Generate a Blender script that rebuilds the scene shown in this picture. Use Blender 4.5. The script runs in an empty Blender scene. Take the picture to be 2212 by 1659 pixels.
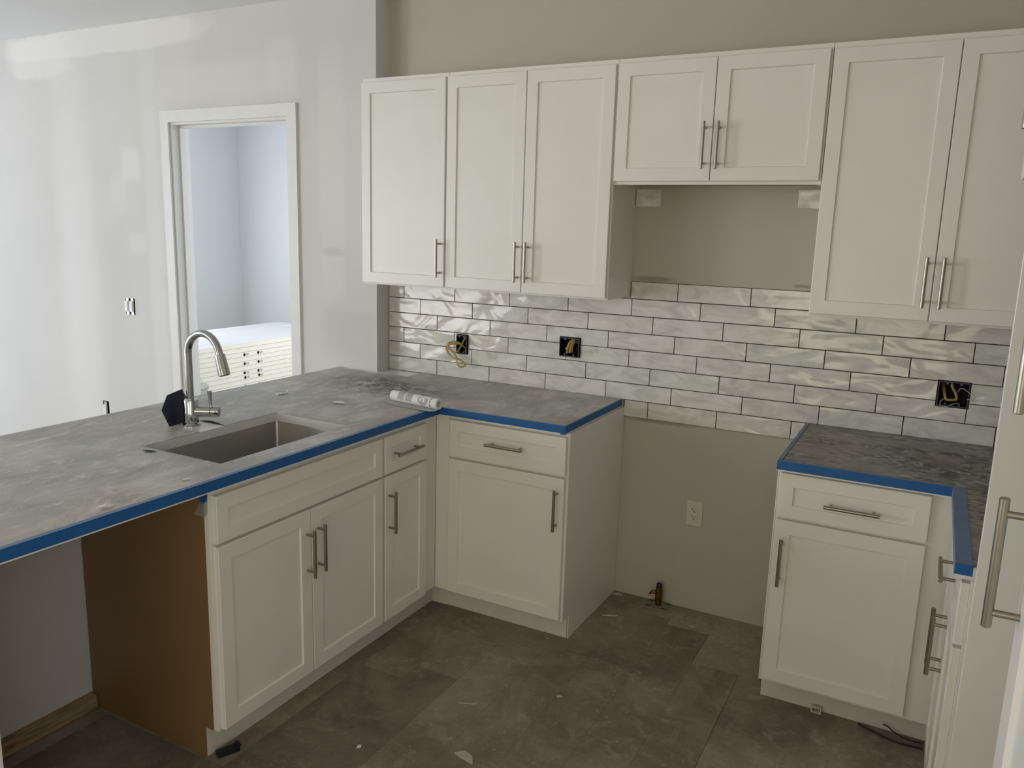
import bpy, bmesh, math, random
from mathutils import Vector, Matrix
random.seed(7)
S = bpy.context.scene
C = S.collection
PI = math.pi

# ------------------------------------------------------------------ camera, world, lights, exposure
cam = bpy.data.cameras.new('camera'); cam_o = bpy.data.objects.new('camera', cam); C.objects.link(cam_o)
yaw, pit, rol = 0.48598, -0.19064, 0.02925
fw = Vector((-math.sin(yaw)*math.cos(pit), math.cos(yaw)*math.cos(pit), math.sin(pit)))
rt = Vector((math.cos(yaw), math.sin(yaw), 0)); up = rt.cross(fw)
rt, up = rt*math.cos(rol)+up*math.sin(rol), up*math.cos(rol)-rt*math.sin(rol)
mw = Matrix((rt, up, -fw)).transposed().to_4x4(); mw.translation = Vector((2.47246, -3.31281, 1.6395))
cam_o.matrix_world = mw
cam.sensor_width = 36; cam.lens = 1718.4/2212*36; cam.clip_start = 0.02; cam.clip_end = 60
S.camera = cam_o
W = bpy.data.worlds.new('world'); S.world = W; W.use_nodes = True
W.node_tree.nodes['Background'].inputs[0].default_value = (0.75, 0.85, 1.0, 1)
W.node_tree.nodes['Background'].inputs[1].default_value = 1.0
vs_ = S.view_settings; vs_.view_transform = 'Standard'; vs_.look = 'None'; vs_.gamma = 1; vs_.use_curve_mapping = False
vs_.exposure = -0.16
S.cycles.use_denoising = True
S.cycles.max_bounces = 10; S.cycles.diffuse_bounces = 6; S.cycles.sample_clamp_indirect = 6

def area(name, loc, rot, sx, sy, power, col):
    l = bpy.data.lights.new(name, 'AREA'); l.shape = 'RECTANGLE'; l.size = sx; l.size_y = sy; l.energy = power; l.color = col
    o = bpy.data.objects.new(name, l); C.objects.link(o); o.location = loc; o.rotation_euler = rot
    return o
# daylight through the living-room glass door (left wall), two further windows, the far room's window, and added fill lamps
area('daylight_patio_door', (-5.53, -2.15, 1.1), (0, -PI/2, 0), 2.1, 2.5, 70.0, (0.686, 0.757, 1.000))
area('daylight_side_window', (-5.53, -5.4, 1.5), (0, -PI/2, 0), 1.5, 1.8, 148.0, (0.959, 0.993, 1.000))
area('daylight_front_window', (1.9, -6.93, 1.30), (PI/2, 0, 0), 2.4, 1.9, 34.5, (1.000, 0.841, 0.493))
area('fill_right_wall', (3.16, -4.5, 1.5), (0, PI/2, 0), 1.4, 1.5, 20.0, (1.000, 0.925, 0.875))  # added fill lamp for faces turned right, no window known there
area('daylight_rear_door', (-4.3, -6.93, 1.08), (PI/2, 0, 0), 1.75, 2.05, 62.0, (1.000, 1.000, 0.968))
area('fill_far_room_rear', (-.75, 2.43, 1.45), (-PI/2, 0, 0), 1.0, 1.4, 50.0, (0.86, 0.93, 1.0))  # added fill lamp that lifts the edges of the door stack
area('daylight_far_room', (-3.63, .85, 1.45), (0, -PI/2, 0), 1.5, 1.3, 42.0, (0.812, 0.883, 1.000))

# ------------------------------------------------------------------ materials
def lin(c):
    return tuple((x/255/12.92 if x/255 <= .04045 else ((x/255+.055)/1.055)**2.4) for x in c)
class N:
    def __init__(s, name):
        s.m = bpy.data.materials.new(name); s.m.use_nodes = True; s.t = s.m.node_tree
        s.b = s.t.nodes['Principled BSDF']; s.tc = None
    def n(s, typ, **kw):
        x = s.t.nodes.new(typ)
        for k, v in kw.items(): setattr(x, k, v)
        return x
    def l(s, a, b): s.t.links.new(a, b)
    def obj(s):
        if not s.tc: s.tc = s.n('ShaderNodeTexCoord')
        return s.tc.outputs['Object']
    def geo(s):
        return s.n('ShaderNodeNewGeometry').outputs['Position']
    def mapping(s, src, scale=(1,1,1), rot=(0,0,0), loc=(0,0,0)):
        m = s.n('ShaderNodeMapping'); m.inputs['Scale'].default_value = scale; m.inputs['Rotation'].default_value = rot
        m.inputs['Location'].default_value = loc; s.l(src, m.inputs['Vector']); return m.outputs[0]
    def noise(s, src, scale, detail=4, rough=.5, dist=0, out='Fac'):
        x = s.n('ShaderNodeTexNoise'); x.inputs['Scale'].default_value = scale; x.inputs['Detail'].default_value = detail
        x.inputs['Roughness'].default_value = rough; x.inputs['Distortion'].default_value = dist
        s.l(src, x.inputs['Vector']); return x.outputs[out]
    def ramp(s, src, stops):
        r = s.n('ShaderNodeValToRGB'); e = r.color_ramp.elements
        while len(e) < len(stops): e.new(.5)
        for i, (p, c) in enumerate(stops):
            e[i].position = p; e[i].color = (*c, 1) if len(c) == 3 else c
        s.l(src, r.inputs[0]); return r.outputs[0]
    def mix(s, f, a, b, mode='MIX'):
        x = s.n('ShaderNodeMix', data_type='RGBA', blend_type=mode)
        for sock, v in ((x.inputs[0], f), (x.inputs[6], a), (x.inputs[7], b)):
            if hasattr(v, 'links'): s.l(v, sock)
            elif isinstance(v, (int, float)): sock.default_value = v
            else: sock.default_value = (*v, 1)
        return x.outputs[2]
    def math(s, op, a, b=0, c=None):
        x = s.n('ShaderNodeMath', operation=op)
        for i, v in enumerate((a, b) if c is None else (a, b, c)):
            if hasattr(v, 'links'): s.l(v, x.inputs[i])
            else: x.inputs[i].default_value = v
        return x.outputs[0]
    def bump(s, h, strength=.2, dist=.01):
        x = s.n('ShaderNodeBump'); x.inputs['Strength'].default_value = strength; x.inputs['Distance'].default_value = dist
        s.l(h, x.inputs['Height']); s.l(x.outputs[0], s.b.inputs['Normal'])
    def set(s, **kw):
        for k, v in kw.items():
            i = s.b.inputs[k.replace('_', ' ')]
            if hasattr(v, 'links'): s.l(v, i)
            elif isinstance(v, (int, float)): i.default_value = v
            else: i.default_value = (*v, 1)
        return s
def plain(name, col, rough=.5, metal=0, var=.0, scale=20, **kw):
    m = N(name)
    if var:
        f = m.noise(m.obj(), scale, 4)
        col2 = tuple(c*(1-var) for c in col)
        m.set(Base_Color=m.ramp(f, [(.3, col2), (.7, col)]))
    else: m.set(Base_Color=col)
    m.set(Roughness=rough, Metallic=metal, **kw); return m.m

def patch_mask(m, pos, cx, cz, hx, hz, soft=.3, nz=.25, seed=0):
    """soft-edged mud patch on a wall in the xz plane; ragged by noise"""
    sep = m.n('ShaderNodeSeparateXYZ'); m.l(pos, sep.inputs[0])
    nn = m.math('MULTIPLY', m.math('SUBTRACT', m.noise(m.mapping(pos, loc=(seed, 0, seed)), 7, 3), .5), nz*4)
    dx = m.math('DIVIDE', m.math('ABSOLUTE', m.math('SUBTRACT', sep.outputs[0], cx)), hx)
    dz = m.math('DIVIDE', m.math('ABSOLUTE', m.math('SUBTRACT', sep.outputs[2], cz)), hz)
    d = m.math('ADD', m.math('POWER', m.math('ADD', m.math('POWER', dx, 4), m.math('POWER', dz, 4)), .25), nn)
    mr = m.n('ShaderNodeMapRange', interpolation_type='SMOOTHSTEP'); mr.inputs[1].default_value = 1-soft; mr.inputs[2].default_value = 1+soft
    mr.inputs[3].default_value = 1; mr.inputs[4].default_value = 0; m.l(d, mr.inputs[0]); return mr.outputs[0]

def drywall():
    m = N('unpainted_drywall'); p = m.geo()
    f = m.noise(p, 1.1, 3, .5)
    col = m.ramp(f, [(.3, (.60, .595, .57)), (.7, (.66, .65, .625))])
    # (x, z, half width, half height, softness, noise, strength, tint)
    P = [(-2.05, 2.66, .86, .075, .15, .12, .55, (.82, .81, .78)), (-2.6, 2.6, .3, .11, .2, .2, .5, (.82, .81, .79)),
         (-1.80, 1.96, .075, .095, .3, .2, .5, (.78, .78, .76)), (-1.93, 1.79, .06, .1, .5, .2, .35, (.76, .76, .74)), (-1.78, 1.50, .07, .06, .4, .2, .4, (.76, .76, .74)),
         (-.60, 2.42, .10, .13, .3, .2, .4, (.74, .73, .69)), (-.28, 1.85, .085, .62, .25, .12, .35, (.76, .74, .69)),
         (-2.35, 1.3, .16, 1.6, .6, .15, .45, (.76, .76, .75)), (-1.62, 1.2, .06, 1.4, .6, .1, .4, (.76, .76, .74)),
         (-.27, 1.505, .07, .02, .4, .2, .5, (.52, .51, .47)), (-.18, 1.1, .17, .13, .3, .2, .35, (.52, .51, .48)), (-1.0, 2.38, .48, .09, .5, .2, .3, (.76, .75, .71)),
         (-2.0, 1.0, .12, .9, .7, .2, .3, (.56, .56, .55))]
    for i, (x, z, hx, hz, so, nz, st, tint) in enumerate(P):
        mk = m.math('MULTIPLY', patch_mask(m, p, x, z, hx, hz, so, nz, i*3.7), st)
        col = m.mix(mk, col, tint)
    m.set(Base_Color=col, Roughness=.78); m.bump(m.noise(p, 90, 3), .05, .002); return m.m
def wallpaint(name, c, v=.06):
    m = N(name); p = m.geo(); f = m.noise(p, 1.6, 4, .55)
    m.set(Base_Color=m.ramp(f, [(.3, tuple(x*(1-v) for x in c)), (.7, c)]), Roughness=.7); m.bump(m.noise(p, 120, 3), .06, .002); return m.m
M = {}
M['drywall'] = drywall()
M['kwall'] = wallpaint('greige_wall_paint', (.50, .47, .40))
def kwall_back():
    m = N('greige_wall_with_adhesive_smears'); p = m.geo(); f = m.noise(p, 1.6, 4, .55)
    col = m.ramp(f, [(.3, (.47, .442, .376)), (.7, (.50, .47, .40))])
    for i, (x, z, hx, hz) in enumerate([(1.39, 1.452, .085, .010), (1.45, .832, .11, .008), (2.0, 1.456, .03, .006)]):
        col = m.mix(m.math('MULTIPLY', patch_mask(m, p, x, z, hx, hz, .5, .35, i*2.1), .55), col, (.20, .185, .15))
    m.set(Base_Color=col, Roughness=.7); m.bump(m.noise(p, 120, 3), .06, .002); return m.m
M['kback'] = kwall_back()
M['farwall'] = wallpaint('cool_white_wall', (.66, .67, .67), .03)
M['ceiling'] = wallpaint('ceiling_drywall', (.86, .87, .87), .05)
def cabpaint():
    m = N('white_cabinet_paint'); p = m.obj(); f = m.noise(p, 6, 4)
    m.set(Base_Color=m.ramp(f, [(.3, (.765, .748, .695)), (.7, (.79, .772, .72))]), Roughness=.33)
    m.b.inputs['Specular IOR Level'].default_value = .5
    m.bump(m.noise(m.mapping(p, (60, 60, 8)), 6, 3), .04, .001); return m.m
M['cab'] = cabpaint()
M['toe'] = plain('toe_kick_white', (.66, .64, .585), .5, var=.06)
M['trimw'] = plain('white_trim_primer', (.74, .735, .71), .45, var=.04)
def plywood(name, a, b, s=1):
    m = N(name); p = m.obj()
    g = m.noise(m.mapping(p, (3*s, 3*s, 22*s)), 3, 5, .6, .5)
    m.set(Base_Color=m.ramp(g, [(.3, a), (.7, b)]), Roughness=.6); m.bump(g, .08, .002); return m.m
M['brown'] = plain('brown_unfinished_side', (.215, .132, .058), .33, var=.07, scale=3)
M['ply'] = plywood('yellow_plywood', (.40, .27, .11), (.46, .32, .14))
def pine():
    m = N('sill_plate_pine'); p = m.obj()
    g = m.noise(m.mapping(p, (14, 1.2, 14)), 3, 5, .6, 1.2); k = m.noise(m.mapping(p, (8, 3, 8)), 2.2, 2)
    c = m.ramp(g, [(.3, (.20, .135, .075)), (.5, (.34, .25, .15)), (.75, (.42, .32, .20))])
    c = m.mix(m.ramp(k, [(.62, (0, 0, 0)), (.72, (1, 1, 1))]), c, (.14, .09, .05)); m.set(Base_Color=c, Roughness=.75); m.bump(g, .3, .003); return m.m
M['pine'] = pine()
def quartz():
    m = N('white_quartz'); f = m.noise(m.geo(), 5, 5, .6, .8)
    m.set(Base_Color=m.ramp(f, [(.3, (.66, .65, .61)), (.6, (.72, .71, .67))]), Roughness=.25); return m.m
M['quartz'] = quartz()
def film(name, dark, mid, light, streak, rough, dir_rot, sc=1):
    m = N(name); p = m.geo()
    big = m.noise(m.mapping(p, (2.4*sc, 1.4*sc, 1), (0, 0, dir_rot)), 1.5, 6, .6, 2.6)
    blot = m.noise(m.mapping(p, loc=(3, 8, 0)), 3.2*sc, 3, .5, .6)
    fine = m.noise(m.mapping(p, (6*sc, 2.8*sc, 1), (0, 0, dir_rot+.35)), 2.0, 7, .68, 2.6)
    col = m.ramp(big, [(.30, dark), (.50, mid), (.68, light)])
    col = m.mix(m.ramp(blot, [(.40, (.55, .55, .55)), (.60, (0, 0, 0))]), col, dark)
    col = m.mix(m.ramp(fine, [(.54, (0, 0, 0)), (.68, (.65, .65, .65))]), col, streak)
    tint = m.ramp(m.noise(p, 2.3, 2), [(.35, (.97, 1.0, 1.04)), (.65, (1.04, 1.0, .93))])
    col = m.mix(1, col, tint, 'MULTIPLY')
    sp = m.n('ShaderNodeTexVoronoi'); sp.inputs['Scale'].default_value = 7; m.l(p, sp.inputs['Vector'])
    col = m.mix(m.ramp(sp.outputs['Distance'], [(.018, (1, 1, 1)), (.028, (0, 0, 0))]), col, (.10, .09, .08))
    m.set(Base_Color=col, Roughness=m.math('ADD', m.math('MULTIPLY', fine, .35), rough)); m.b.inputs['Specular IOR Level'].default_value = .5
    m.bump(m.math('ADD', fine, m.math('MULTIPLY', big, .8)), .45, .006); return m, col, p
def film_left():
    m, col, p = film('dusty_grey_film', (.31, .305, .29), (.46, .45, .42), (.60, .585, .54), (.76, .74, .69), .26, .9)
    # sooty wrinkled patch by the wall return
    sep = m.n('ShaderNodeSeparateXYZ'); m.l(p, sep.inputs[0])
    dx = m.math('DIVIDE', m.math('SUBTRACT', sep.outputs[0], .30), .44); dy = m.math('DIVIDE', m.math('SUBTRACT', sep.outputs[1], -.40), .24)
    d = m.math('SQRT', m.math('ADD', m.math('POWER', dx, 2), m.math('POWER', dy, 2)))
    n = m.noise(m.mapping(p, (3, 9, 1), (0, 0, -.5)), 3.0, 6, .7, 1.5)
    f = m.math('MULTIPLY', m.ramp(d, [(.2, (1, 1, 1)), (1.0, (0, 0, 0))]), m.ramp(n, [(.42, (0, 0, 0)), (.56, (1, 1, 1))]))
    col = m.mix(m.math('MULTIPLY', f, .92), col, (.06, .06, .058)); m.set(Base_Color=col); return m.m
M['film'] = film_left()
def film_right():
    m, col, p = film('scuffed_dark_film', (.22, .21, .185), (.30, .285, .25), (.39, .35, .31), (.40, .37, .33), .22, 1.3, 1.0)
    clus = m.ramp(m.noise(m.mapping(p, (1, 2.2, 1), loc=(4, 2, 0)), 3.0, 2), [(.36, (0, 0, 0)), (.50, (1, 1, 1))])
    n = m.noise(m.mapping(p, (3, 9, 1), (0, 0, -.25)), 2.4, 6, .68, 2.8)
    col = m.mix(m.math('MULTIPLY', m.ramp(n, [(.46, (0, 0, 0)), (.52, (.9, .9, .9))]), clus), col, (.10, .094, .078))
    n2 = m.noise(m.mapping(p, (3, 9, 1), (0, 0, -.2), (3, 1, 0)), 2.8, 5, .66, 2.6)
    col = m.mix(m.math('MULTIPLY', m.ramp(n2, [(.56, (0, 0, 0)), (.61, (.9, .9, .9))]), clus), col, (.52, .49, .43)); m.set(Base_Color=col); return m.m
M['film2'] = film_right()
M['navy'] = plain('navy_underside_and_shade', (.008, .016, .035), .45, var=.1)
M['tape'] = plain('blue_painter_tape', (.006, .103, .325), .55, var=.12, scale=14)
M['tape_d'] = plain('blue_tape_dusty', (.155, .245, .41), .5, var=.25, scale=16)
M['steel'] = plain('brushed_nickel', (.36, .33, .28), .32, 1, var=.08, scale=60)
M['chrome'] = plain('chrome', (.46, .465, .47), .09, 1)
def sinksteel():
    m = N('brushed_sink_steel'); g = m.noise(m.mapping(m.obj(), (2, 120, 120)), 3, 3)
    m.set(Base_Color=(.37, .355, .325), Metallic=1, Roughness=m.math('ADD', m.math('MULTIPLY', g, .12), .30)); return m.m
M['sink'] = sinksteel()
M['black'] = plain('black_rubber', (.008, .012, .012), .5)
M['dark'] = plain('dark_void', (.004, .004, .005), .8)
M['ebox'] = plain('dark_blue_box_plastic', (.010, .014, .040), .4, var=.3, scale=30)
M['eboxl'] = plain('grey_worn_plastic', (.10, .12, .15), .45)
M['yellow'] = plain('yellow_cable_jacket', (.42, .30, .07), .5, var=.25, scale=40)
M['paper'] = plain('white_paper', (.74, .73, .70), .7)
M['wirew'] = plain('white_wire', (.45, .46, .45), .5)
M['outlet'] = plain('ivory_outlet_plastic', (.62, .59, .51), .35)
M['device'] = plain('white_device_plastic', (.80, .80, .78), .35)
M['zinc'] = plain('zinc_strap', (.45, .45, .45), .4, 1)
M['brass'] = plain('old_brass', (.26, .14, .045), .38, 1, var=.3, scale=60)
M['flange'] = plain('dusty_flange', (.26, .24, .18), .7, var=.25, scale=30)
M['debris'] = plain('pale_scrap', (.52, .49, .42), .8, var=.2, scale=40)
M['grout'] = plain('dark_grout', (.030, .026, .020), .9)
M['doorslab'] = plain('primed_door_slab', (.66, .66, .66), .5)
M['dooredge'] = plain('cream_door_edge', (.84, .78, .66), .6, var=.04)
M['clear'] = plain('clear_plastic', (.8, .85, .85), .15, Transmission_Weight=.85, IOR=1.3)
M['cord'] = plain('grey_print', (.22, .22, .215), .7)
M['lgrey'] = plain('light_grey_print', (.42, .42, .41), .7)
M['ink'] = plain('black_ink', (.02, .02, .02), .7)
def slab():
    m = N('dusty_concrete'); p = m.geo()
    a = m.noise(p, 1.7, 8, .68, .6); b = m.noise(m.mapping(p, loc=(5, 3, 0)), 11, 8, .75, 1.0); c = m.noise(m.mapping(p, loc=(1, 7, 0)), 55, 5, .7)
    col = m.ramp(a, [(.36, (.17, .145, .105)), (.5, (.26, .226, .168)), (.64, (.36, .32, .245))])
    col = m.mix(m.ramp(b, [(.53, (0, 0, 0)), (.68, (.7, .7, .7))]), col, (.42, .385, .31))
    col = m.mix(m.ramp(c, [(.35, (.35, .35, .35)), (.5, (0, 0, 0))]), col, (.12, .10, .07))
    m.set(Base_Color=col, Roughness=.72); m.bump(b, .15, .004); return m.m
M['slab'] = slab()
def plankm():
    m = N('dusty_vinyl_plank'); p = m.geo(); oi = m.n('ShaderNodeObjectInfo')
    a = m.noise(p, 2.2, 8, .7, .7); b = m.noise(m.mapping(p, loc=(5, 3, 0)), 9, 8, .78, 1.2); c = m.noise(m.mapping(p, (40, 3, 1)), 3, 4, .6)
    s = m.noise(m.mapping(p, loc=(9, 1, 0)), 34, 6, .7, 1.5)
    col = m.ramp(a, [(.36, (.155, .130, .096)), (.5, (.235, .203, .150)), (.64, (.33, .292, .222))])
    col = m.mix(m.ramp(b, [(.52, (0, 0, 0)), (.66, (.7, .7, .7))]), col, (.40, .365, .29))
    col = m.mix(m.ramp(s, [(.60, (0, 0, 0)), (.68, (.7, .7, .7))]), col, (.50, .465, .38))
    col = m.mix(.12, col, m.ramp(c, [(.3, (.12, .10, .07)), (.7, (.25, .215, .165))]))
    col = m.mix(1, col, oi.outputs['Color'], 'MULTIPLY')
    m.set(Base_Color=col, Roughness=.62); m.bump(m.math('ADD', b, m.math('MULTIPLY', c, .3)), .12, .003); return m.m
M['plank'] = plankm()
def tilem():
    m = N('glazed_wavy_tile'); oi = m.n('ShaderNodeObjectInfo'); p = m.geo()
    add = m.n('ShaderNodeVectorMath', operation='ADD'); m.l(p, add.inputs[0])
    cmb = m.n('ShaderNodeCombineXYZ'); m.l(m.math('MULTIPLY', oi.outputs['Random'], 37.0), cmb.inputs[0]); m.l(m.math('MULTIPLY', oi.outputs['Random'], 11.0), cmb.inputs[2])
    m.l(cmb.outputs[0], add.inputs[1]); q = add.outputs[0]
    v = m.noise(m.mapping(q, (2.4, 1, 6), (0, .12, 0)), 2.4, 5, .55, 1.8)
    col = m.ramp(v, [(.34, (.56, .545, .51)), (.48, (.66, .645, .605)), (.60, (.735, .715, .675))])
    t = m.ramp(oi.outputs['Random'], [(.0, (.97, 1.0, .985)), (.5, (1, 1, 1)), (1.0, (1.03, .99, .985))])
    col = m.mix(1, col, t, 'MULTIPLY')
    m.set(Base_Color=col, Roughness=.10); m.b.inputs['Specular IOR Level'].default_value = .6
    w = m.noise(m.mapping(q, (1.0, 1, 1.9), (0, .25, 0)), 4.2, 1, .4, 1.6)
    m.bump(w, .55, .012); return m.m
M['tile'] = tilem()

# ------------------------------------------------------------------ mesh helpers
class MB:
    def __init__(s): s.bm = bmesh.new()
    def box(s, x0, x1, y0, y1, z0, z1, bev=0):
        b = bmesh.new()
        r = bmesh.ops.create_cube(b, size=1)
        for v in b.verts:
            v.co = Vector((x0+(v.co.x+.5)*(x1-x0), y0+(v.co.y+.5)*(y1-y0), z0+(v.co.z+.5)*(z1-z0)))
        if bev: bmesh.ops.bevel(b, geom=b.edges[:]+b.verts[:], offset=bev, segments=1, affect='EDGES')
        return s._join(b)
    def _join(s, b, mat=None):
        if mat is not None: b.transform(mat)
        me = bpy.data.meshes.new('t'); b.to_mesh(me); b.free(); s.bm.from_mesh(me); bpy.data.meshes.remove(me); return s
    def cyl(s, p0, p1, r0, r1=None, n=20, cap=True, bev=0):
        p0, p1 = Vector(p0), Vector(p1); r1 = r0 if r1 is None else r1
        prof = [(0, r0), ((p1-p0).length, r1)]
        return s.lathe(prof, p0, (p1-p0), n, cap)
    def lathe(s, prof, base=(0,0,0), axis=(0,0,1), n=24, cap=True):
        b = bmesh.new(); rings = []
        for h, r in prof:
            rings.append([b.verts.new((r*math.cos(2*PI*i/n), r*math.sin(2*PI*i/n), h)) for i in range(n)])
        for a, c in zip(rings, rings[1:]):
            for i in range(n): b.faces.new((a[i], a[(i+1) % n], c[(i+1) % n], c[i]))
        if cap:
            b.faces.new(list(reversed(rings[0]))); b.faces.new(rings[-1])
        q = Vector((0,0,1)).rotation_difference(Vector(axis).normalized()).to_matrix().to_4x4(); q.translation = Vector(base)
        return s._join(b, q)
    def tube(s, pts, r, n=10, cap=True, rs=None, flat=None):
        pts = [Vector(p) for p in pts]; b = bmesh.new(); rings = []; prev = None
        for i, p in enumerate(pts):
            t = (pts[min(i+1, len(pts)-1)]-pts[max(i-1, 0)]).normalized()
            if prev is None:
                a = Vector((0,0,1)) if abs(t.z) < .9 else Vector((1,0,0)); u = t.cross(a).normalized()
            else: u = (prev - t*prev.dot(t)).normalized()
            prev = u; w = t.cross(u); rr = rs[i] if rs else r
            f = flat or 1
            rings.append([b.verts.new(p+u*math.cos(2*PI*k/n)*rr*f+w*math.sin(2*PI*k/n)*rr) for k in range(n)])
        for a, c in zip(rings, rings[1:]):
            for k in range(n): b.faces.new((a[k], a[(k+1) % n], c[(k+1) % n], c[k]))
        if cap: b.faces.new(list(reversed(rings[0]))); b.faces.new(rings[-1])
        return s._join(b)
    def poly(s, pts, thick=.0, nrm=(0,0,1)):
        b = bmesh.new(); n = Vector(nrm)
        lo = [b.verts.new(Vector(p)) for p in pts]
        if thick:
            hi = [b.verts.new(Vector(p)+n*thick) for p in pts]
            b.faces.new(lo[::-1]); b.faces.new(hi)
            for i in range(len(pts)): j = (i+1) % len(pts); b.faces.new((lo[i], lo[j], hi[j], hi[i]))
        else: b.faces.new(lo)
        return s._join(b)
    def grid(s, us, vs, hole, t0, t1, f):
        """solid plate cut by a grid; hole(u, v) -> True leaves the cell out; f(u, v, t) -> xyz"""
        b = bmesh.new(); V = {}
        def vt(i, j, k):
            if (i, j, k) not in V: V[i, j, k] = b.verts.new(f(us[i], vs[j], (t0, t1)[k]))
            return V[i, j, k]
        nu, nv = len(us)-1, len(vs)-1
        solid = lambda i, j: 0 <= i < nu and 0 <= j < nv and not hole((us[i]+us[i+1])/2, (vs[j]+vs[j+1])/2)
        for i in range(nu):
            for j in range(nv):
                if not solid(i, j): continue
                b.faces.new((vt(i,j,0), vt(i,j+1,0), vt(i+1,j+1,0), vt(i+1,j,0)))
                b.faces.new((vt(i,j,1), vt(i+1,j,1), vt(i+1,j+1,1), vt(i,j+1,1)))
                for di, dj, a, c in ((-1,0,(i,j),(i,j+1)), (1,0,(i+1,j+1),(i+1,j)), (0,-1,(i+1,j),(i,j)), (0,1,(i,j+1),(i+1,j+1))):
                    if not solid(i+di, j+dj):
                        b.faces.new((vt(*a,0), vt(*a,1), vt(*c,1), vt(*c,0)))
        bmesh.ops.recalc_face_normals(b, faces=b.faces)
        return s._join(b)
    def mesh(s, name, mat, smooth=False):
        bmesh.ops.recalc_face_normals(s.bm, faces=s.bm.faces)
        me = bpy.data.meshes.new(name); s.bm.to_mesh(me); s.bm.free()
        if smooth:
            for p in me.polygons: p.use_smooth = True
            try: me.set_sharp_from_angle(angle=math.radians(38))
            except Exception: pass
        me.materials.append(mat); return me
    def build(s, name, mat, parent=None, loc=(0,0,0), smooth=False, label=None, rotz=0):
        o = bpy.data.objects.new(name, s.mesh(name, mat, smooth)); C.objects.link(o); o.location = loc; o.rotation_euler.z = rotz
        if parent: o.parent = parent
        if label: o['label'] = label
        return o
def thing(name, label, cat, loc=(0,0,0), rotz=0, group=None):
    o = bpy.data.objects.new(name, None); C.objects.link(o); o.location = loc; o.rotation_euler.z = rotz
    o.empty_display_size = .05; o['label'] = label; o['category'] = cat
    if group: o['group'] = group
    return o
def tag(o, label, cat, group=None):
    o['label'] = label; o['category'] = cat
    if group: o['group'] = group
    return o
def struct(o, label=None, cat=None):
    o['kind'] = 'structure'
    if label: o['label'] = label
    o['category'] = cat or 'wall'
    return o
def rects_hole(rs): return lambda u, v: any(a < u < b and c < v < d for a, b, c, d in rs)
def brk(lo, hi, *rs):
    s = {lo, hi}
    for a, b in rs:
        for x in (a, b):
            if lo < x < hi: s.add(x)
    return sorted(s)

# ------------------------------------------------------------------ room shell
CH = 2.735; XR = 3.22; XL = -5.6; YF = -7.0; D0 = .108
fl = MB().box(XL-.2, XR+.2, YF-.2, 2.75, -.12, 0).build('floor', M['slab']); struct(fl, 'dusty grey-brown concrete slab floor', 'floor')
struct(MB().box(XL-.2, XR+.2, YF-.2, 2.75, CH, CH+.12).build('ceiling', M['ceiling']), 'pale grey drywall ceiling', 'ceiling')
EB = [(.418, .476, 1.039, 1.130), (.972, 1.070, 1.082, 1.167), (2.514, 2.616, 1.047, 1.139)]
h = EB; f = lambda u, v, t: (u, t, v)
wb = MB().grid(brk(0, XR+.12, *[(a, b) for a, b, _, _ in h]), brk(0, CH, *[(c, d) for _, _, c, d in h]), rects_hole(h), 0, .12, f).build('wall_back', M['kback'])
struct(wb, 'greige kitchen back wall behind the cabinets and tiles')
# return between kitchen and doorway wall is the end of this thicker wall
DX0, DX1, DH = -1.455, -.556, 2.185      # door opening
SW = (-1.925, -1.838, 1.065, 1.165); OU = (-2.212, -2.150, .37, .485)
dwh = [(DX0, DX1, -1, DH), SW, OU]
wd = MB().grid(brk(XL-.12, 0, (DX0, DX1), SW[:2], OU[:2]), brk(0, CH, (0, DH), SW[2:], OU[2:]), rects_hole(dwh), -D0, .005, f).build('wall_doorway', M['drywall'])
struct(wd, 'unpainted drywall wall with joint compound patches around the doorway')
MB().box(-.02, -.0005, -D0+.0005, .12, .0, CH).build('end_filler', M['drywall'], wd)
struct(MB().grid([YF, -5.3, -3.7, 0], [0, .75, 2.25, CH], rects_hole([(-5.3, -3.7, .75, 2.25)]), XR, XR+.12, lambda u, v, t: (t, u, v)).build('wall_right', M['kwall']), 'greige wall behind the right hand cabinets')
WL = [(-3.45, -.85, .02, 2.16), (-6.3, -4.5, .7, 2.3)]
struct(MB().grid(brk(YF, -D0, *[(a, b) for a, b, _, _ in WL]), brk(0, CH, *[(c, d) for _, _, c, d in WL]), rects_hole(WL), XL-.12, XL, lambda u, v, t: (t, u, v)).build('wall_left', M['drywall']), 'living room outer wall with glass door and window')
WF = [(.65, 3.15, .32, 2.28), (-5.2, -3.4, .02, 2.15)]
struct(MB().grid(brk(XL-.12, XR+.12, (.65, 3.15), (-5.2, -3.4)), brk(0, CH, (.32, 2.28), (.02, 2.15)), rects_hole(WF), YF-.12, YF, f).build('wall_front', M['drywall']), 'wall behind the camera with one window')
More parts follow.
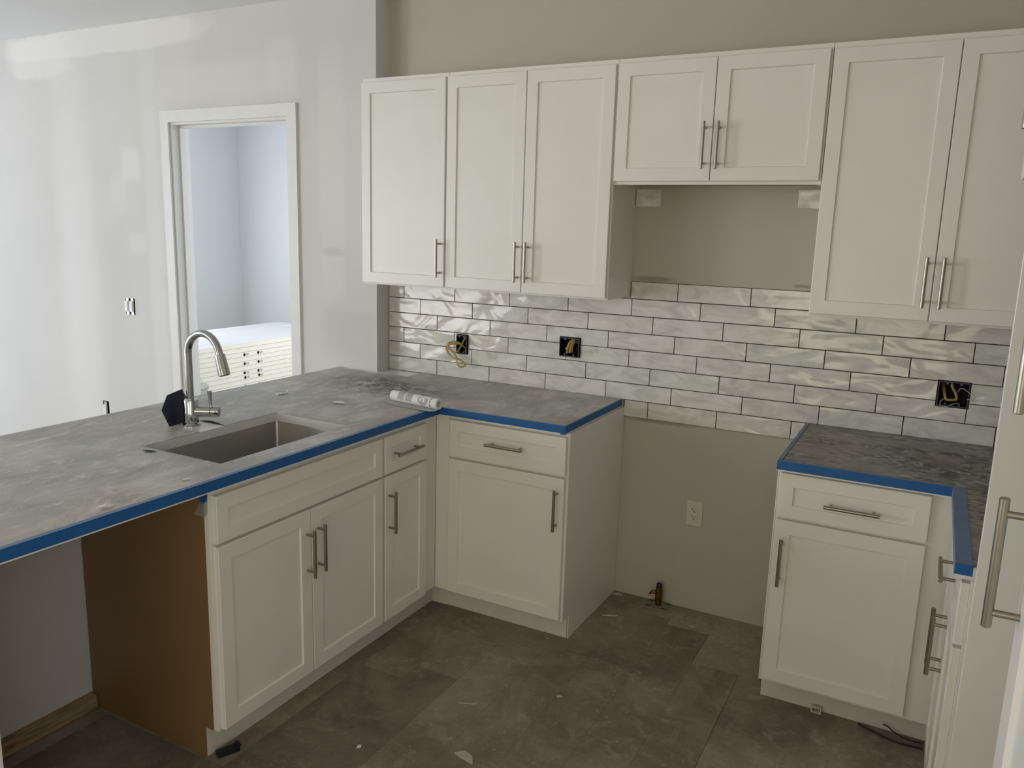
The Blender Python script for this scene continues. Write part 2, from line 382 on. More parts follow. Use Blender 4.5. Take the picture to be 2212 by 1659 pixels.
# far room behind the doorway
struct(MB().grid([-3.82, -1.3, -.2, .12], [0, .72, 2.18, CH], rects_hole([(-1.3, -.2, .72, 2.18)]), 2.5, 2.62, f).build('wall_far_back', M['farwall']), 'pale wall at the back of the far room')
struct(MB().grid([.006, .15, 1.55, 2.499], [0, .7, 2.2, CH], rects_hole([(.15, 1.55, .7, 2.2)]), -3.82, -3.7, lambda u, v, t: (t, u, v)).build('wall_far_left', M['farwall']), 'pale side wall of the far room beyond the door stack')
struct(MB().box(.0, .12, .125, 2.5, 0, CH).build('wall_far_right', M['farwall']), 'right side wall of the far room')
def window(n, f, a, b, c, d, depth):
    o = bpy.data.objects.new('window_%d' % n, None); C.objects.link(o); struct(o, None, 'window')
    o['label'] = ['glass patio door in the living room wall', 'side window of the living room', 'window in the wall behind the camera', 'window of the far room', 'added window frame around the right wall fill lamp', 'glass door behind the camera at the left', 'added window frame around the far room fill lamp'][n-1]
    w = .05
    MB().grid([a, a+w, (a+b)/2-w/2, (a+b)/2+w/2, b-w, b], [c, c+w, d-w, d], lambda u, v: (c+w < v < d-w) and (a+w < u < b-w) and abs(u-(a+b)/2) > w/2, depth[0], depth[1], f).build('window_frame', M['trimw'], o)
    m_ = (depth[0]+depth[1])/2
    MB().grid([a+w, b-w], [c+w, d-w], lambda u, v: False, m_-.002, m_+.002, f).build('pane', M['clear'], o)
fx = lambda u, v, t: (t, u, v)
window(1, fx, -3.45, -.85, .02, 2.16, (XL-.1, XL-.05)); window(2, fx, -6.3, -4.5, .7, 2.3, (XL-.1, XL-.05))
window(6, f, -5.2, -3.4, .02, 2.15, (YF-.1, YF-.05)); window(7, f, -1.3, -.2, .72, 2.18, (2.55, 2.6)); window(5, fx, -5.3, -3.7, .75, 2.25, (XR+.03, XR+.08)); window(3, f, .65, 3.15, .32, 2.28, (YF-.1, YF-.05)); window(4, fx, .15, 1.55, .7, 2.2, (-3.80, -3.75))  # right wall and rear far room frames are added around the fill lamps
# door frame
d1 = bpy.data.objects.new('door_1', None); C.objects.link(d1); struct(d1, 'white primed door frame without a door leaf', 'door frame')
cw = .058; y0, y1 = -D0-.014, -D0
def casing(pts): return MB().poly([(x, y0, z) for x, z in pts], .014, (0, 1, 0))
casing([(DX0-cw, 0), (DX0+.006, 0), (DX0+.006, DH-.006), (DX0-cw, DH+cw)]).build('casing', M['trimw'], d1)
casing([(DX1+cw, 0), (DX1-.006, 0), (DX1-.006, DH-.006), (DX1+cw, DH+cw)]).build('casing', M['trimw'], d1)
casing([(DX0-cw, DH+cw), (DX0+.006, DH-.006), (DX1-.006, DH-.006), (DX1+cw, DH+cw)]).build('casing', M['trimw'], d1)
MB().box(DX0, DX0+.018, -D0+.001, .012, 0, DH, .001).build('jamb', M['trimw'], d1)
MB().box(DX1-.018, DX1, -D0+.001, .012, 0, DH, .001).build('jamb', M['trimw'], d1)
MB().box(DX0+.018, DX1-.018, -D0+.001, .012, DH-.018, DH, .001).build('head_jamb', M['trimw'], d1)
MB().box(DX0+.018, DX0+.030, -.060, -.022, 0, DH-.018, .001).build('door_stop', M['trimw'], d1)
MB().box(DX1-.030, DX1-.018, -.060, -.022, 0, DH-.018, .001).build('door_stop', M['trimw'], d1)
MB().box(DX0+.030, DX1-.030, -.060, -.022, DH-.030, DH-.018, .001).build('door_stop', M['trimw'], d1)
# knee wall under the peninsula and its sole plate
kw = MB().box(-.045, .072, -2.42, -D0-.001, 0, .881).build('wall_knee', M['drywall']); struct(kw, 'grey drywall knee wall under the peninsula worktop')
sp = MB().box(.073, .108, -2.38, -1.79, 0.001, .048, .002).build('sole_plate', M['pine'])
tag(sp, 'rough brown pine board on the floor along the knee wall', 'board')

# floor planks, thin and dusty, as parts of the floor
pw, pl = .18, 1.22
k = 0; base_pl = {}
for ci in range(10):
    x0 = .17+ci*pw
    off = [(-1.02+1.22), -.31, -.15, .1, -.9+.61, .3, -.62+.3, .05, -.4+.2, .2][ci] if ci != 4 else .2
    y = off
    while y > -4.2:
        a, b = y-pl, min(y, -.15); y -= pl
        if b - a < .1: continue
        if x0 < .6 and b > -1.8:
            if a > -1.8: continue
            b = -1.8
        if x0 > 1.5 and b > -.30 and ci == 9: b = -.45
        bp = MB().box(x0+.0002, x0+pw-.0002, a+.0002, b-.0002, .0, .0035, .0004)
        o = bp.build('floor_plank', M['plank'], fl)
        dark = .70 if (ci < 3) else (.74 if ci in (3, 4) and b < -.95 else .95)  # darker plank tone by the cabinets includes shade put into the colour
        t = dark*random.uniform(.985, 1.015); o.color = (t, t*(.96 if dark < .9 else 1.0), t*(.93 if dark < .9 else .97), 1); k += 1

# ------------------------------------------------------------------ cabinets
def shaker(x0, x1, z0, z1, yf, th=.019, st=.048, rec=.0065):
    """shaker front: local face at y = yf - th .. ; one closed mesh"""
    b = bmesh.new(); y = yf-th
    def ring(i, yy):
        return [b.verts.new(p) for p in ((x0+i, yy, z0+i), (x1-i, yy, z0+i), (x1-i, yy, z1-i), (x0+i, yy, z1-i))]
    R = [ring(0, yf), ring(0, y+.0018), ring(.0018, y), ring(st, y), ring(st+.0026, y+rec)]
    b.faces.new(R[0])
    for p, q in zip(R, R[1:]):
        for i in range(4): b.faces.new((p[i], p[(i+1) % 4], q[(i+1) % 4], q[i]))
    b.faces.new(R[-1][::-1]); m = MB(); m._join(b); return m
HL = .168
def handle_mesh():
    m = MB()
    m.lathe([(0, .0048), (.001, .006), (HL-.001, .006), (HL, .0048)], (0, -.034, -HL/2), (0, 0, 1), 14)
    for s in (-1, 1): m.lathe([(0, .0045), (.030, .0045)], (0, 0, s*.064), (0, -1, 0), 10, True)
    return m.mesh('bar_handle', M['steel'], True)
HM = handle_mesh()
def handle(parent, x, z, yface, horiz=False):
    o = bpy.data.objects.new('bar_handle', HM); C.objects.link(o); o.parent = parent; o.location = (x, yface, z)
    if horiz: o.rotation_euler = (0, PI/2, 0)
    return o
def cabinet(name, label, cat, origin, rotz, Wd, D, z0, z1, toe=0, fronts=(), left='cab', right='cab', bottom=None, end=None, group=None, toe_ext=(0, 0), st=.048, frame_bot=.0):
    t = thing(name, label, cat, (origin[0], origin[1], 0), rotz, group)
    zb = z0+(toe and .105)
    m = MB()
    if left == 'brown':
        m.box(0, Wd, 0, .019, zb, z1, .0008); m.box(.001, .016, .0191, D, zb, z1); m.box(Wd-.016, Wd-.001, .0191, D, zb, z1); m.box(.0165, Wd-.0165, .0191, D, zb, zb+.016); m.box(.0165, Wd-.0165, D-.008, D, zb+.0165, z1)
        m.build('carcass', M['cab'], t)
    elif bottom is None:
        m.box(0, Wd, 0, .019, zb, z1, .0008)
        m.box(.001, Wd-.001, .0191, D, zb, z1)
        m.build('carcass', M['cab'], t)
    else:
        m.box(0, Wd, 0, .019, zb, z1, .0008); m.box(0, .016, .0191, D, zb, z1); m.box(Wd-.016, Wd, .0191, D, zb, z1); m.box(.0165, Wd-.0165, .0191, D, z1-.02, z1)
        m.build('carcass', M['cab'], t)
        MB().box(.0165, Wd-.0165, .0195, D, zb+.012, zb+.026).build('bottom_panel', M[bottom], t, label='yellow plywood underside')
    if left == 'brown':
        MB().poly([(-.0015, .0195, z1), (-.0015, D, z1), (-.0015, D, 0), (-.0015, toe, 0), (-.0015, toe, .1045), (-.0015, .0195, .1045)], .002, (1, 0, 0)).build('side_panel', M['brown'], t, label='unfinished brown side')
    if toe:
        MB().box(toe_ext[0], Wd+toe_ext[1]-(.0025 if end == 'right' else 0), toe, toe+.014, 0, .1045, .0006).build('toe_kick', M['toe'], t)
    if end == 'right':
        MB().poly([(Wd+.0005, 0, .105), (Wd+.0005, 0, z1), (Wd+.0005, D, z1), (Wd+.0005, D, 0), (Wd+.0005, toe, 0), (Wd+.0005, toe, .105)], .004, (1, 0, 0)).build('side_panel', M['cab'], t)
    if end == 'left':
        MB().poly([(-.0045, 0, .105), (-.0045, 0, z1), (-.0045, D, z1), (-.0045, D, 0), (-.0045, toe, 0), (-.0045, toe, .105)], .004, (1, 0, 0)).build('side_panel', M['cab'], t)
    for fr in fronts:
        kind, a, b, c, d = fr[:5]
        o = shaker(a, b, c, d, -.0005, st=st if kind != 'drawer' else min(st, .044)).build({'door': 'door', 'drawer': 'drawer_front', 'panel': 'drawer_front'}[kind], M['cab'], t)
        for hd in fr[5:]:
            handle(o, hd[1], hd[2], -.0195, hd[0] == 'h')
    return t
BT = .881
# peninsula: front faces +x
PX = .684
cabinet('sink_base_cabinet', 'white sink base cabinet with two doors, bare brown side towards the open dishwasher bay', 'cabinet', (PX, -1.785), PI/2, .805, .605, 0, BT, .054,
        [('drawer', .012, .799, .713, .860), ('door', .012, .4045, .111, .703, ('v', .383, .556)), ('door', .4075, .799, .111, .703, ('v', .436, .562))], left='brown')
cabinet('base_cabinet', 'narrow white base cabinet with one drawer and door, between sink base and inner corner', 'cabinet', (PX, -.978), PI/2, .293, .605, 0, BT, .054,
        [('drawer', .006, .287, .713, .860, ('h', .132, .786)), ('door', .006, .287, .111, .703, ('v', .029, .562))], toe_ext=(0, .15))
cf = thing('corner_filler', 'plain white filler strips in the inner corner between the two left cabinet runs', 'filler', (PX, -.595, 0))
MB().box(-.019, 0, -.088, -.0002, .105, BT, .0008).build('filler_strip', M['cab'], cf)
MB().box(.0002, .066, .0, .019, .105, BT, .0008).build('filler_strip', M['cab'], cf)
cabinet('base_cabinet', 'white base cabinet with one drawer over one door, left of the open range bay', 'cabinet', (.752, -.595), 0, .540, .592, 0, BT, .062,
        [('drawer', .010, .536, .713, .868, ('h', .279, .796)), ('door', .008, .535, .113, .703, ('v', .509, .579))], end='right', toe_ext=(-.13, 0))
cabinet('base_cabinet', 'white base cabinet with one drawer over one door, right of the open range bay', 'cabinet', (2.072, -.611), 0, .544, .608, 0, BT, .080,
        [('drawer', .008, .458, .719, .872, ('h', .237, .789)), ('door', .006, .458, .120, .709, ('v', .034, .568))], end='left', toe_ext=(0, .06))
cabinet('base_cabinet', 'white two-door base cabinet facing left, under the short counter leg beside the tall end panel', 'cabinet', (2.6155, -.632), -PI/2, .671, .60, 0, BT, .065,
        [('drawer', .05, .668, .719, .872, ('h', .40, .795)), ('door', .05, .3585, .120, .709, ('v', .333, .572)), ('door', .3615, .668, .120, .709, ('v', .387, .568))])
# peninsula end beyond the dishwasher bay
MBp = MB().box(.076, .655, -2.405, -2.386, 0, BT, .001).build('end_panel', M['cab']); tag(MBp, 'white end panel closing the far side of the dishwasher bay, at the left picture edge', 'panel')
# uppers
UY = -.2763; UT = 2.296
def dd(a, b, c, d, *h): return ('door', a, b, c, d)+h
cabinet('wall_cabinet', 'tall white single-door wall cabinet at the left end, next to the wall return', 'cabinet', (.055, UY), 0, .4655, .2755, 1.372, UT, 0,
        [dd(.005, .461, 1.380, 2.277, ('v', .442, 1.508))])
cabinet('wall_cabinet', 'tall white double-door wall cabinet left of the hood opening', 'cabinet', (.522, UY), 0, .773, .2755, 1.372, UT, 0,
        [dd(.003, .3835, 1.380, 2.277, ('v', .367, 1.508)), dd(.3865, .768, 1.380, 2.277, ('v', .415, 1.508))])
cabinet('wall_cabinet', 'short white double-door wall cabinet above the empty hood space', 'cabinet', (1.296, UY), 0, .772, .2755, 1.828, UT, 0,
        [dd(.005, .3815, 1.840, 2.277, ('v', .357, 1.966)), dd(.3845, .766, 1.840, 2.277, ('v', .409, 1.965))], bottom='ply')
cabinet('wall_cabinet', 'tall white double-door wall cabinet at the right, above the right counter', 'cabinet', (2.0695, UY), 0, .771, .2755, 1.370, UT, 0,
        [dd(.004, .3835, 1.379, 2.274, ('v', .360, 1.508)), dd(.3865, .766, 1.379, 2.274, ('v', .411, 1.508))])
# fridge bay
fp = MB().box(2.6200, 3.2, -1.349, -1.330, 0, UT, .0012).build('tall_end_panel', M['cab']); tag(fp, 'tall plain white fridge end panel in front of the right counter', 'panel')
cabinet('over_fridge_cabinet', 'deep white cabinet high over the fridge bay, at the right picture edge', 'cabinet', (2.614, -1.351), -PI/2, .814, .58, 1.758, UT, 0,
        [dd(.003, .5285, 1.769, 2.277, ('v', .505, 1.895)), dd(.5315, .807, 1.769, 2.277, ('v', .555, 1.895))])
cabinet('pantry_cabinet', 'tall white pantry cabinet with stacked doors, nearest at the right picture edge', 'cabinet', (2.626, -2.168), -PI/2, .62, .58, 0, UT, .06,
        [dd(.022, .598, .113, 1.385, ('v', .052, 1.256)), dd(.022, .598, 1.392, 2.277, ('v', .052, 1.528))], st=.075)

# ------------------------------------------------------------------ worktops
ZC = .914; ZU = .8825; CE = .7175; CY = -.628; XE = 1.289
SK = (.2495, .603, -1.662, -1.068)      # sink cutout
f2 = lambda u, v, t: (u, v, t)
wt = MB().grid([-.245, 0, SK[0], SK[1], CE, XE], [-2.43, SK[2], SK[3], CY, -D0-.001, -.001],
        lambda u, v: (u < 0 and v > -D0-.001) or (u > CE and v < CY) or (SK[0] < u < SK[1] and SK[2] < v < SK[3]), ZU, ZC, f2).build('worktop', M['quartz'])
tag(wt, 'large white quartz L-shaped worktop with sink cutout, on the left cabinets and peninsula', 'worktop')
CRX = 2.580; CRY = -.648; CRE = -1.304; XR0 = 2.068
wt2 = MB().grid([XR0, CRX, XR-.002], [CRE, CRY, -.001], lambda u, v: u < CRX and v < CRY, ZU, ZC, f2).build('worktop', M['quartz'])
tag(wt2, 'small white quartz worktop on the right hand cabinets', 'worktop')
# protective films: fine wrinkled sheets
from mathutils import noise as mn
def filmsheet(us, vs, solid, amp, zt, seed, crease=()):
    b = bmesh.new(); V = {}
    def hgt(x, y):
        p = Vector((x*2.2+seed, y*5.5, 0)); n = mn.noise(p)*.6+mn.noise(p*2.7)*.4
        r = 1-abs(mn.noise(Vector((x*4+seed, y*4, 3))))*2.2
        h = amp*(max(0, n)*.9+max(0, r-.75)*1.6)
        for cx, cy, rx, ry, a in crease:
            q = math.exp(-(((x-cx)/rx)**2+((y-cy)/ry)**2)); h += a*q*abs(mn.noise(Vector((x*16, y*30, seed))))*2
        return h
    def vt(i, j):
        if (i, j) not in V:
            V[i, j] = b.verts.new((us[i], vs[j], zt+hgt(us[i], vs[j])))
        return V[i, j]
    for i in range(len(us)-1):
        for j in range(len(vs)-1):
            if solid((us[i]+us[i+1])/2, (vs[j]+vs[j+1])/2): b.faces.new((vt(i, j), vt(i+1, j), vt(i+1, j+1), vt(i, j+1)))
    for e in b.edges:
        if e.is_boundary:
            for v in e.verts: v.co.z = zt+.0002
    m = MB(); m._join(b); return m
def lin_(a, b, st, *extra):
    n = max(1, round((b-a)/st)); s = {round(a+(b-a)*i/n, 5) for i in range(n+1)}
    for e in extra:
        s = {x for x in s if abs(x-e) > st*.4 or x in (a, b)}; s.add(e)
    return sorted(s)
hole_q = [(.10, -1.4419), (.2495, -1.4323), (.2495, -1.3227), (.118, -1.3227)]
us = lin_(-.241, XE-.003, .0155, 0, SK[0], SK[1], CE, .105); vs2 = lin_(-2.426, -.004, .0165, -D0-.004, CY+.003, SK[2], SK[3], -1.437, -1.3227)
def solid(u, v):
    if u < 0 and v > -D0-.004: return False
    if u > CE-.003 and v < CY+.003: return False
    if SK[0] < u < SK[1] and SK[2] < v < SK[3]: return False
    if .105 < u < SK[0] and -1.437 < v < -1.3227: return False
    if v > -.16 and u > -.21 and v > -.13-.25*max(0, .12-abs(u-.02)) and u < .2: return False
    return True
fs = thing('protective_film', 'grey dusty protective film covering the large left worktop', 'film', (0, 0, 0))
fo = filmsheet(us, vs2, solid, .0035, ZC+.0008, 1.3, [(.33, -.42, .30, .16, .012), (.1, -.33, .2, .12, .006)]).build('film_sheet', M['film'], fs, smooth=True)
# turned-up flap behind the tap, dark underside showing
fp_ = [(.103, -1.4419, ZC+.001), (.098, -1.467, .978), (.090, -1.4349, 1.026), (.080, -1.3626, 1.036), (.070, -1.335, 1.0), (.092, -1.327, ZC+.001)]
MB().poly(fp_, .0012, (-1, 0, .1)).build('turned_up_flap', M['navy'], fs, label='dark navy turned-up flap of film')
MB().poly([(.118, -1.3215, ZC+.0015), (.180, -1.318, ZC+.007), (.247, -1.3235, ZC+.0015), (.18, -1.3245, ZC+.0012)], .0008).build('lifted_edge_shade', M['navy'], fs, label='lifted film edge right of the tap, its shadow given as dark colour')  # dark sliver stands in for the shadow of the peeled film edge
us = lin_(XR0+.004, XR-.006, .015, CRX); vs2 = lin_(CRE+.004, -.004, .015, CRY)
fr_ = filmsheet(us, vs2, lambda u, v: not (u < CRX+.003 and v < CRY+.003), .004, ZC+.0008, 7.7, [(2.6, -.35, .2, .2, .010), (2.35, -.3, .25, .12, .006)]).build('protective_film', M['film2'], smooth=True)
tag(fr_, 'dark scuffed wrinkled protective film covering the small right worktop', 'film')
# blue painter's tape
def tape(label, parts):
    t = thing('painter_tape', label, 'tape')
    for kind, a in parts:
        if kind == 'f': MB().box(*a).build('front_strip', M['tape'], t)
        else: MB().box(*a).build('top_strip', M['tape_d'], t, label='thin pale dusty blue edge on top')
    return t
e = .0006
tape('blue painter tape along the peninsula edge of the large worktop', [('f', (CE, CE+e, -2.42, CY-e, ZC-.0275, ZC+.003)), ('t', (CE-.016, CE, -2.42, CY-e, ZC+.0012, ZC+.0034))])
tape('blue painter tape along the front worktop edge between inner corner and range bay', [('f', (CE+e, XE+e, CY-e, CY, ZC-.026, ZC+.003)), ('t', (CE-.016, XE, CY, CY+.009, ZC+.0012, ZC+.0034))])
t = tape('blue painter tape on the worktop end facing the open range bay', [('f', (XE, XE+e, CY, -.02, ZC-.026, ZC+.003)), ('t', (XE-.007, XE, CY+.009, -.02, ZC+.0012, ZC+.0034))])
MB().box(XE-.02, XE+2*e, CY-2*e, CY-e, ZC-.031, ZC-.002).build('corner_lap', M['tape'], t)
tape('narrow pale blue tape on the left edge of the right worktop by the range bay', [('t', (XR0, XR0+.013, CRY+.0125, -.02, ZC+.0036, ZC+.0042))])
tape('blue painter tape along the front edge of the right worktop', [('f', (XR0, CRX, CRY-e, CRY, ZC-.027, ZC+.003)), ('t', (XR0, CRX, CRY, CRY+.012, ZC+.0012, ZC+.0034))])
t = tape('wide dusty blue tape along the short leg of the right worktop', [('t', (CRX-.001, CRX+.034, CRE, CRY+.012, ZC+.0036, ZC+.0042))])
MB().box(CRX-e, CRX, CRE, CRY-2*e, ZC-.027, ZC+.004).build('side_strip', M['tape_d'], t)
MB().box(CRX-.0005, CRX+.036, CRE-e, CRE, ZC-.022, ZC+.004).build('end_strip', M['tape'], t)
t = thing('tape_scrap', 'torn blue tape scrap with clear plastic hanging on the brown cabinet side', 'tape')
MB().poly([(.6535, -1.788, .858), (.6535, -1.788, .8427), (.670, -1.789, .838), (.684, -1.789, .850), (.7043-.02, -1.788, .862), (.69, -1.788, .8775), (.655, -1.788, .8775)], .0008, (0, -1, 0)).build('blue_piece', M['tape'], t)
MB().poly([(.6560, -1.788, .843), (.6374, -1.796, .8027), (.650, -1.799, .8), (.662, -1.792, .800), (.6759, -1.797, .7947), (.683, -1.789, .815), (.684, -1.788, .849)], .0004, (0, -1, 0)).build('clear_piece', M['clear'], t)

# ------------------------------------------------------------------ sink and tap
s_ = thing('sink', 'rectangular undermount stainless steel sink in the peninsula worktop', 'sink', (.426, -1.365, .66))
def rrect(x0, x1, y0, y1, r, z, n=5):
    P = []
    for cx, cy, a0 in ((x1-r, y1-r, 0), (x0+r, y1-r, PI/2), (x0+r, y0+r, PI), (x1-r, y0+r, 1.5*PI)):
        for i in range(n+1): a = a0+PI/2*i/n; P.append((cx+r*math.cos(a), cy+r*math.sin(a), z))
    return P
b = bmesh.new(); X0, X1, Y0, Y1 = SK[0]-.426-.004, SK[1]-.426+.004, SK[2]+1.365-.004, SK[3]+1.365+.004
rings = [rrect(X0-.018, X1+.018, Y0-.018, Y1+.018, .02, .2220), rrect(X0, X1, Y0, Y1, .012, .2220), rrect(X0+.001, X1-.001, Y0+.001, Y1-.001, .012, .218),
         rrect(X0+.006, X1-.006, Y0+.006, Y1-.006, .014, .022), rrect(X0+.012, X1-.012, Y0+.012, Y1-.012, .014, .012), rrect(X0+.03, X1-.03, Y0+.03, Y1-.03, .02, .008)]
vr = [[b.verts.new(p) for p in r] for r in rings]
for a, c in zip(vr, vr[1:]):
    n = len(a)
    for i in range(n): b.faces.new((a[i], a[(i+1) % n], c[(i+1) % n], c[i]))
b.faces.new(vr[-1]); m = MB(); m._join(b); bw = m.build('bowl', M['sink'], s_, smooth=True)
md = bw.modifiers.new('t', 'SOLIDIFY'); md.thickness = .0012; md.offset = 0
MB().lathe([(0, .045), (.004, .045), (.005, .038), (.002, .034), (.001, .01)], (0, 0, .0085), (0, 0, 1), 28).build('drain', M['steel'], s_, smooth=True)

F = (.1436, -1.380, ZC)
t = thing('kitchen_tap', 'tall chrome gooseneck pull-down kitchen tap beside the sink', 'tap', F)
MB().lathe([(0, .0305), (.006, .031), (.009, .029), (.012, .0255)], n=36).build('base_ring', M['chrome'], t, smooth=True)
MB().lathe([(.012, .0265), (.093, .0265), (.095, .0255), (.096, .013)], n=36).build('valve_body', M['chrome'], t, smooth=True)
R = .079; zc = .262; nr = .0128
pts = [(0, 0, .094+.0168*i) for i in range(10)]+[(R+R*math.cos(a), 0, zc+R*math.sin(a)) for a in [PI-(PI-math.radians(16))*i/22 for i in range(23)]]
ca = math.radians(16); end = Vector((R+R*math.cos(ca), 0, zc+R*math.sin(ca))); td = Vector((math.sin(ca), 0, -math.cos(ca)))
pts.append(tuple(end+td*.012))
MB().tube(pts, nr, 20).build('spout_neck', M['chrome'], t, smooth=True)
hd = MB().lathe([(0, .0135), (.001, .0178), (.052, .0200), (.0525, .0190), (.0535, .0190), (.054, .0201), (.073, .0207), (.075, .0192)], end+td*.010, td, 28).build('spray_head', M['chrome'], t, smooth=True)
MB().lathe([(0, .0168), (.001, .0168)], end+td*.0856, td, 24).build('nozzle_face', M['black'], hd)
hdv = Vector((.86, .50, 0)).normalized(); hb = Vector((0, 0, .052))
MB().lathe([(.015, .0195), (.072, .0200)], hb, hdv, 28).build('handle_hub', M['chrome'], t, smooth=True)
MB().lathe([(0, .0190), (.003, .0190)], hb+hdv*.0715, hdv, 28).build('gap_ring', M['black'], t)
MB().lathe([(0, .0200), (.022, .0200), (.026, .0185), (.028, .014), (.0285, .005)], hb+hdv*.0745, hdv, 28).build('handle_cap', M['chrome'], t, smooth=True)
lv = hb+hdv*.070
MB().tube([lv+Vector((.004, 0, .014)), lv+Vector((.002, 0, .025)), lv+Vector((.0, 0, .045)), lv+Vector((-.001, 0, .075))], .006, 14, rs=[.0055, .0055, .0065, .0082], flat=1).build('lever', M['chrome'], t, smooth=True)

# ------------------------------------------------------------------ tile backsplash, every tile a part
TW, TP, TA = .3023, .0749, .2967; g = .0016; TY = -.0085
bs = thing('tile_backsplash', 'wavy glazed pale grey subway tile backsplash laid in thirds on the back wall', 'backsplash', (0, 0, ZC))
def clip(rect, h):
    x0, x1, z0, z1 = rect; a, b, c, d = h
    if a >= x1 or b <= x0 or c >= z1 or d <= z0: return [rect]
    out = []
    if z1 > d: out.append((x0, x1, d, z1))
    if z0 < c: out.append((x0, x1, z0, c))
    zz0, zz1 = max(z0, c), min(z1, d)
    if x0 < a: out.append((x0, a, zz0, zz1))
    if x1 > b: out.append((b, x1, zz0, zz1))
    return out
TM = {}
def tile(x0, x1, z0, z1):
    x0 += g; x1 -= g; z0 += g; z1 -= g
    if x1-x0 < .012: return
    rs = [(x0, x1, z0, z1)]
    for a, b_, c, d in EB:
        rs = [q for r_ in rs for q in clip(r_, (a-.004, b_+.004, c-.004, d+.004))]
    if len(rs) == 1 and rs[0] == (x0, x1, z0, z1):
        key = (round(x1-x0, 3), round(z1-z0, 3))
        if key not in TM:
            w, hh = x1-x0, z1-z0
            TM[key] = MB().box(-w/2, w/2, TY, -.0012, -hh/2, hh/2, .0013).mesh('tile', M['tile'])
        o = bpy.data.objects.new('tile', TM[key]); C.objects.link(o); o.parent = bs; o.location = ((x0+x1)/2, random.uniform(-.0006, .0003), (z0+z1)/2-ZC)
        o.rotation_euler = (random.uniform(-.006, .006), 0, random.uniform(-.004, .004))
    else:
        m = MB(); cx, cz = (x0+x1)/2, (z0+z1)/2
        for a, b_, c, d in rs: m.box(a-cx, b_-cx, TY, -.0012, c-cz, d-cz, .0)
        m.build('tile', M['tile'], bs, (cx, 0, cz-ZC))
offs = {-1: -1/3, 0: 0, 1: -1/3, 2: -2/3, 3: 0, 4: -1/3, 5: -2/3, 6: 0}
for r in range(-1, 7):
    lo, hi = (0.001, XR-.001) if 0 <= r <= 5 else ((XE+.006, XR0-.003) if r == -1 else (1.298, 2.0665))
    z0 = ZC+r*TP; z1 = z0+TP
    if r == 0: z0 += .0
    n = -2
    while True:
        a = TA+(n+offs[r])*TW; b_ = a+TW; n += 1
        if a >= hi: break
        if b_ <= lo: continue
        tile(max(a, lo), min(b_, hi), z0, z1)
tile(1.296, 1.408, 1.753, 1.828); tile(1.954, 2.066, 1.753, 1.828)
ghole = rects_hole(EB)
us = brk(0.001, XR-.001, *[(a, b_) for a, b_, _, _ in EB], (XE+.004, XR0-.002), (1.297, 2.067)); vs2 = brk(ZC-TP, ZC+7*TP, *[(c, d) for _, _, c, d in EB], (ZC, ZC+6*TP))
gb = MB().grid(us, vs2, lambda u, v: ghole(u, v) or (v < ZC and not (XE < u < XR0)) or (v > ZC+6*TP and not (1.297 < u < 2.067)), -.0048, -.0003, f).build('grout_bed', M['grout'], bs, (0, 0, -ZC))
MB().box(1.297, 1.407, -.004, -.0003, 1.7545, 1.8265).build('mortar_patch', M['kwall'], bs, (0, 0, -ZC)); MB().box(1.956, 2.065, -.004, -.0003, 1.7545, 1.8265).build('mortar_patch', M['kwall'], bs, (0, 0, -ZC))

# ------------------------------------------------------------------ electrical boxes
def catmull(P, n=6):
    P = [Vector(p) for p in P]; out = []
    for i in range(len(P)-1):
        p0, p1, p2, p3 = P[max(i-1, 0)], P[i], P[i+1], P[min(i+2, len(P)-1)]
        for k in range(n):
            t = k/n; out.append(.5*((2*p1)+(p2-p0)*t+(2*p0-5*p1+4*p2-p3)*t*t+(3*p1-p0-3*p2+p3)*t**3))
    out.append(P[-1]); return out
def ebox(label, rect, yf, yb=.06):
    a, b_, c, d = rect; t = thing('electrical_box', label, 'electrical box', ((a+b_)/2, 0, c)); w = (b_-a)/2-.0005; h = d-c-.0005
    f3 = lambda u, v, tt: (u, tt, v)
    MB().grid([-w, -w+.003, w-.003, w], [0.0005, .0035, h-.003, h], lambda u, v: abs(u) < w-.003 and .0035 < v < h-.003, yf, yb-.004, f3).build('box_shell', M['ebox'], t)
    MB().box(-w, w, yb-.004, yb, 0.0005, h).build('box_back', M['dark'], t)
    for sx in (-.45, .45):
        MB().lathe([(0, .004), (.012, .004)], (sx*w, yf+.002, h-.007), (0, 1, 0), 10).build('screw_boss', M['eboxl'], t)
        MB().lathe([(0, .004), (.012, .004)], (sx*w, yf+.002, .0085), (0, 1, 0), 10).build('screw_boss', M['eboxl'], t)
    rim = MB().grid([-w, -w+.0018, w-.0018, w], [0.0005, .0022, h-.0018, h], lambda u, v: abs(u) < w-.0018 and .0022 < v < h-.0018, yf-.0006, yf, f3).build('rim', M['eboxl'], t)
    return t
def cable(t, pts, r, mat, n=8, flat=1.0):
    L = t.location
    MB().tube([p-L for p in catmull(pts)], r, n, flat=flat).build('cable', M[mat], t, smooth=True)
t = ebox('dark blue single-gang wall box with a long looping yellow cable', EB[0], -.022)
cable(t, [(.462, .03, 1.125), (.470, -.01, 1.125), (.470, -.035, 1.1094), (.463, -.045, 1.0841), (.455, -.05, 1.0696), (.443, -.05, 1.0527), (.4207, -.045, 1.0468), (.3917, -.04, 1.0581), (.3832, -.04, 1.0732), (.3952, -.04, 1.0926), (.4197, -.04, 1.0994), (.4443, -.035, 1.0947), (.4628, -.03, 1.0806), (.4712, -.02, 1.0675), (.466, -.01, 1.0512), (.45, .0, 1.045)], .0052, 'yellow', flat=.6)
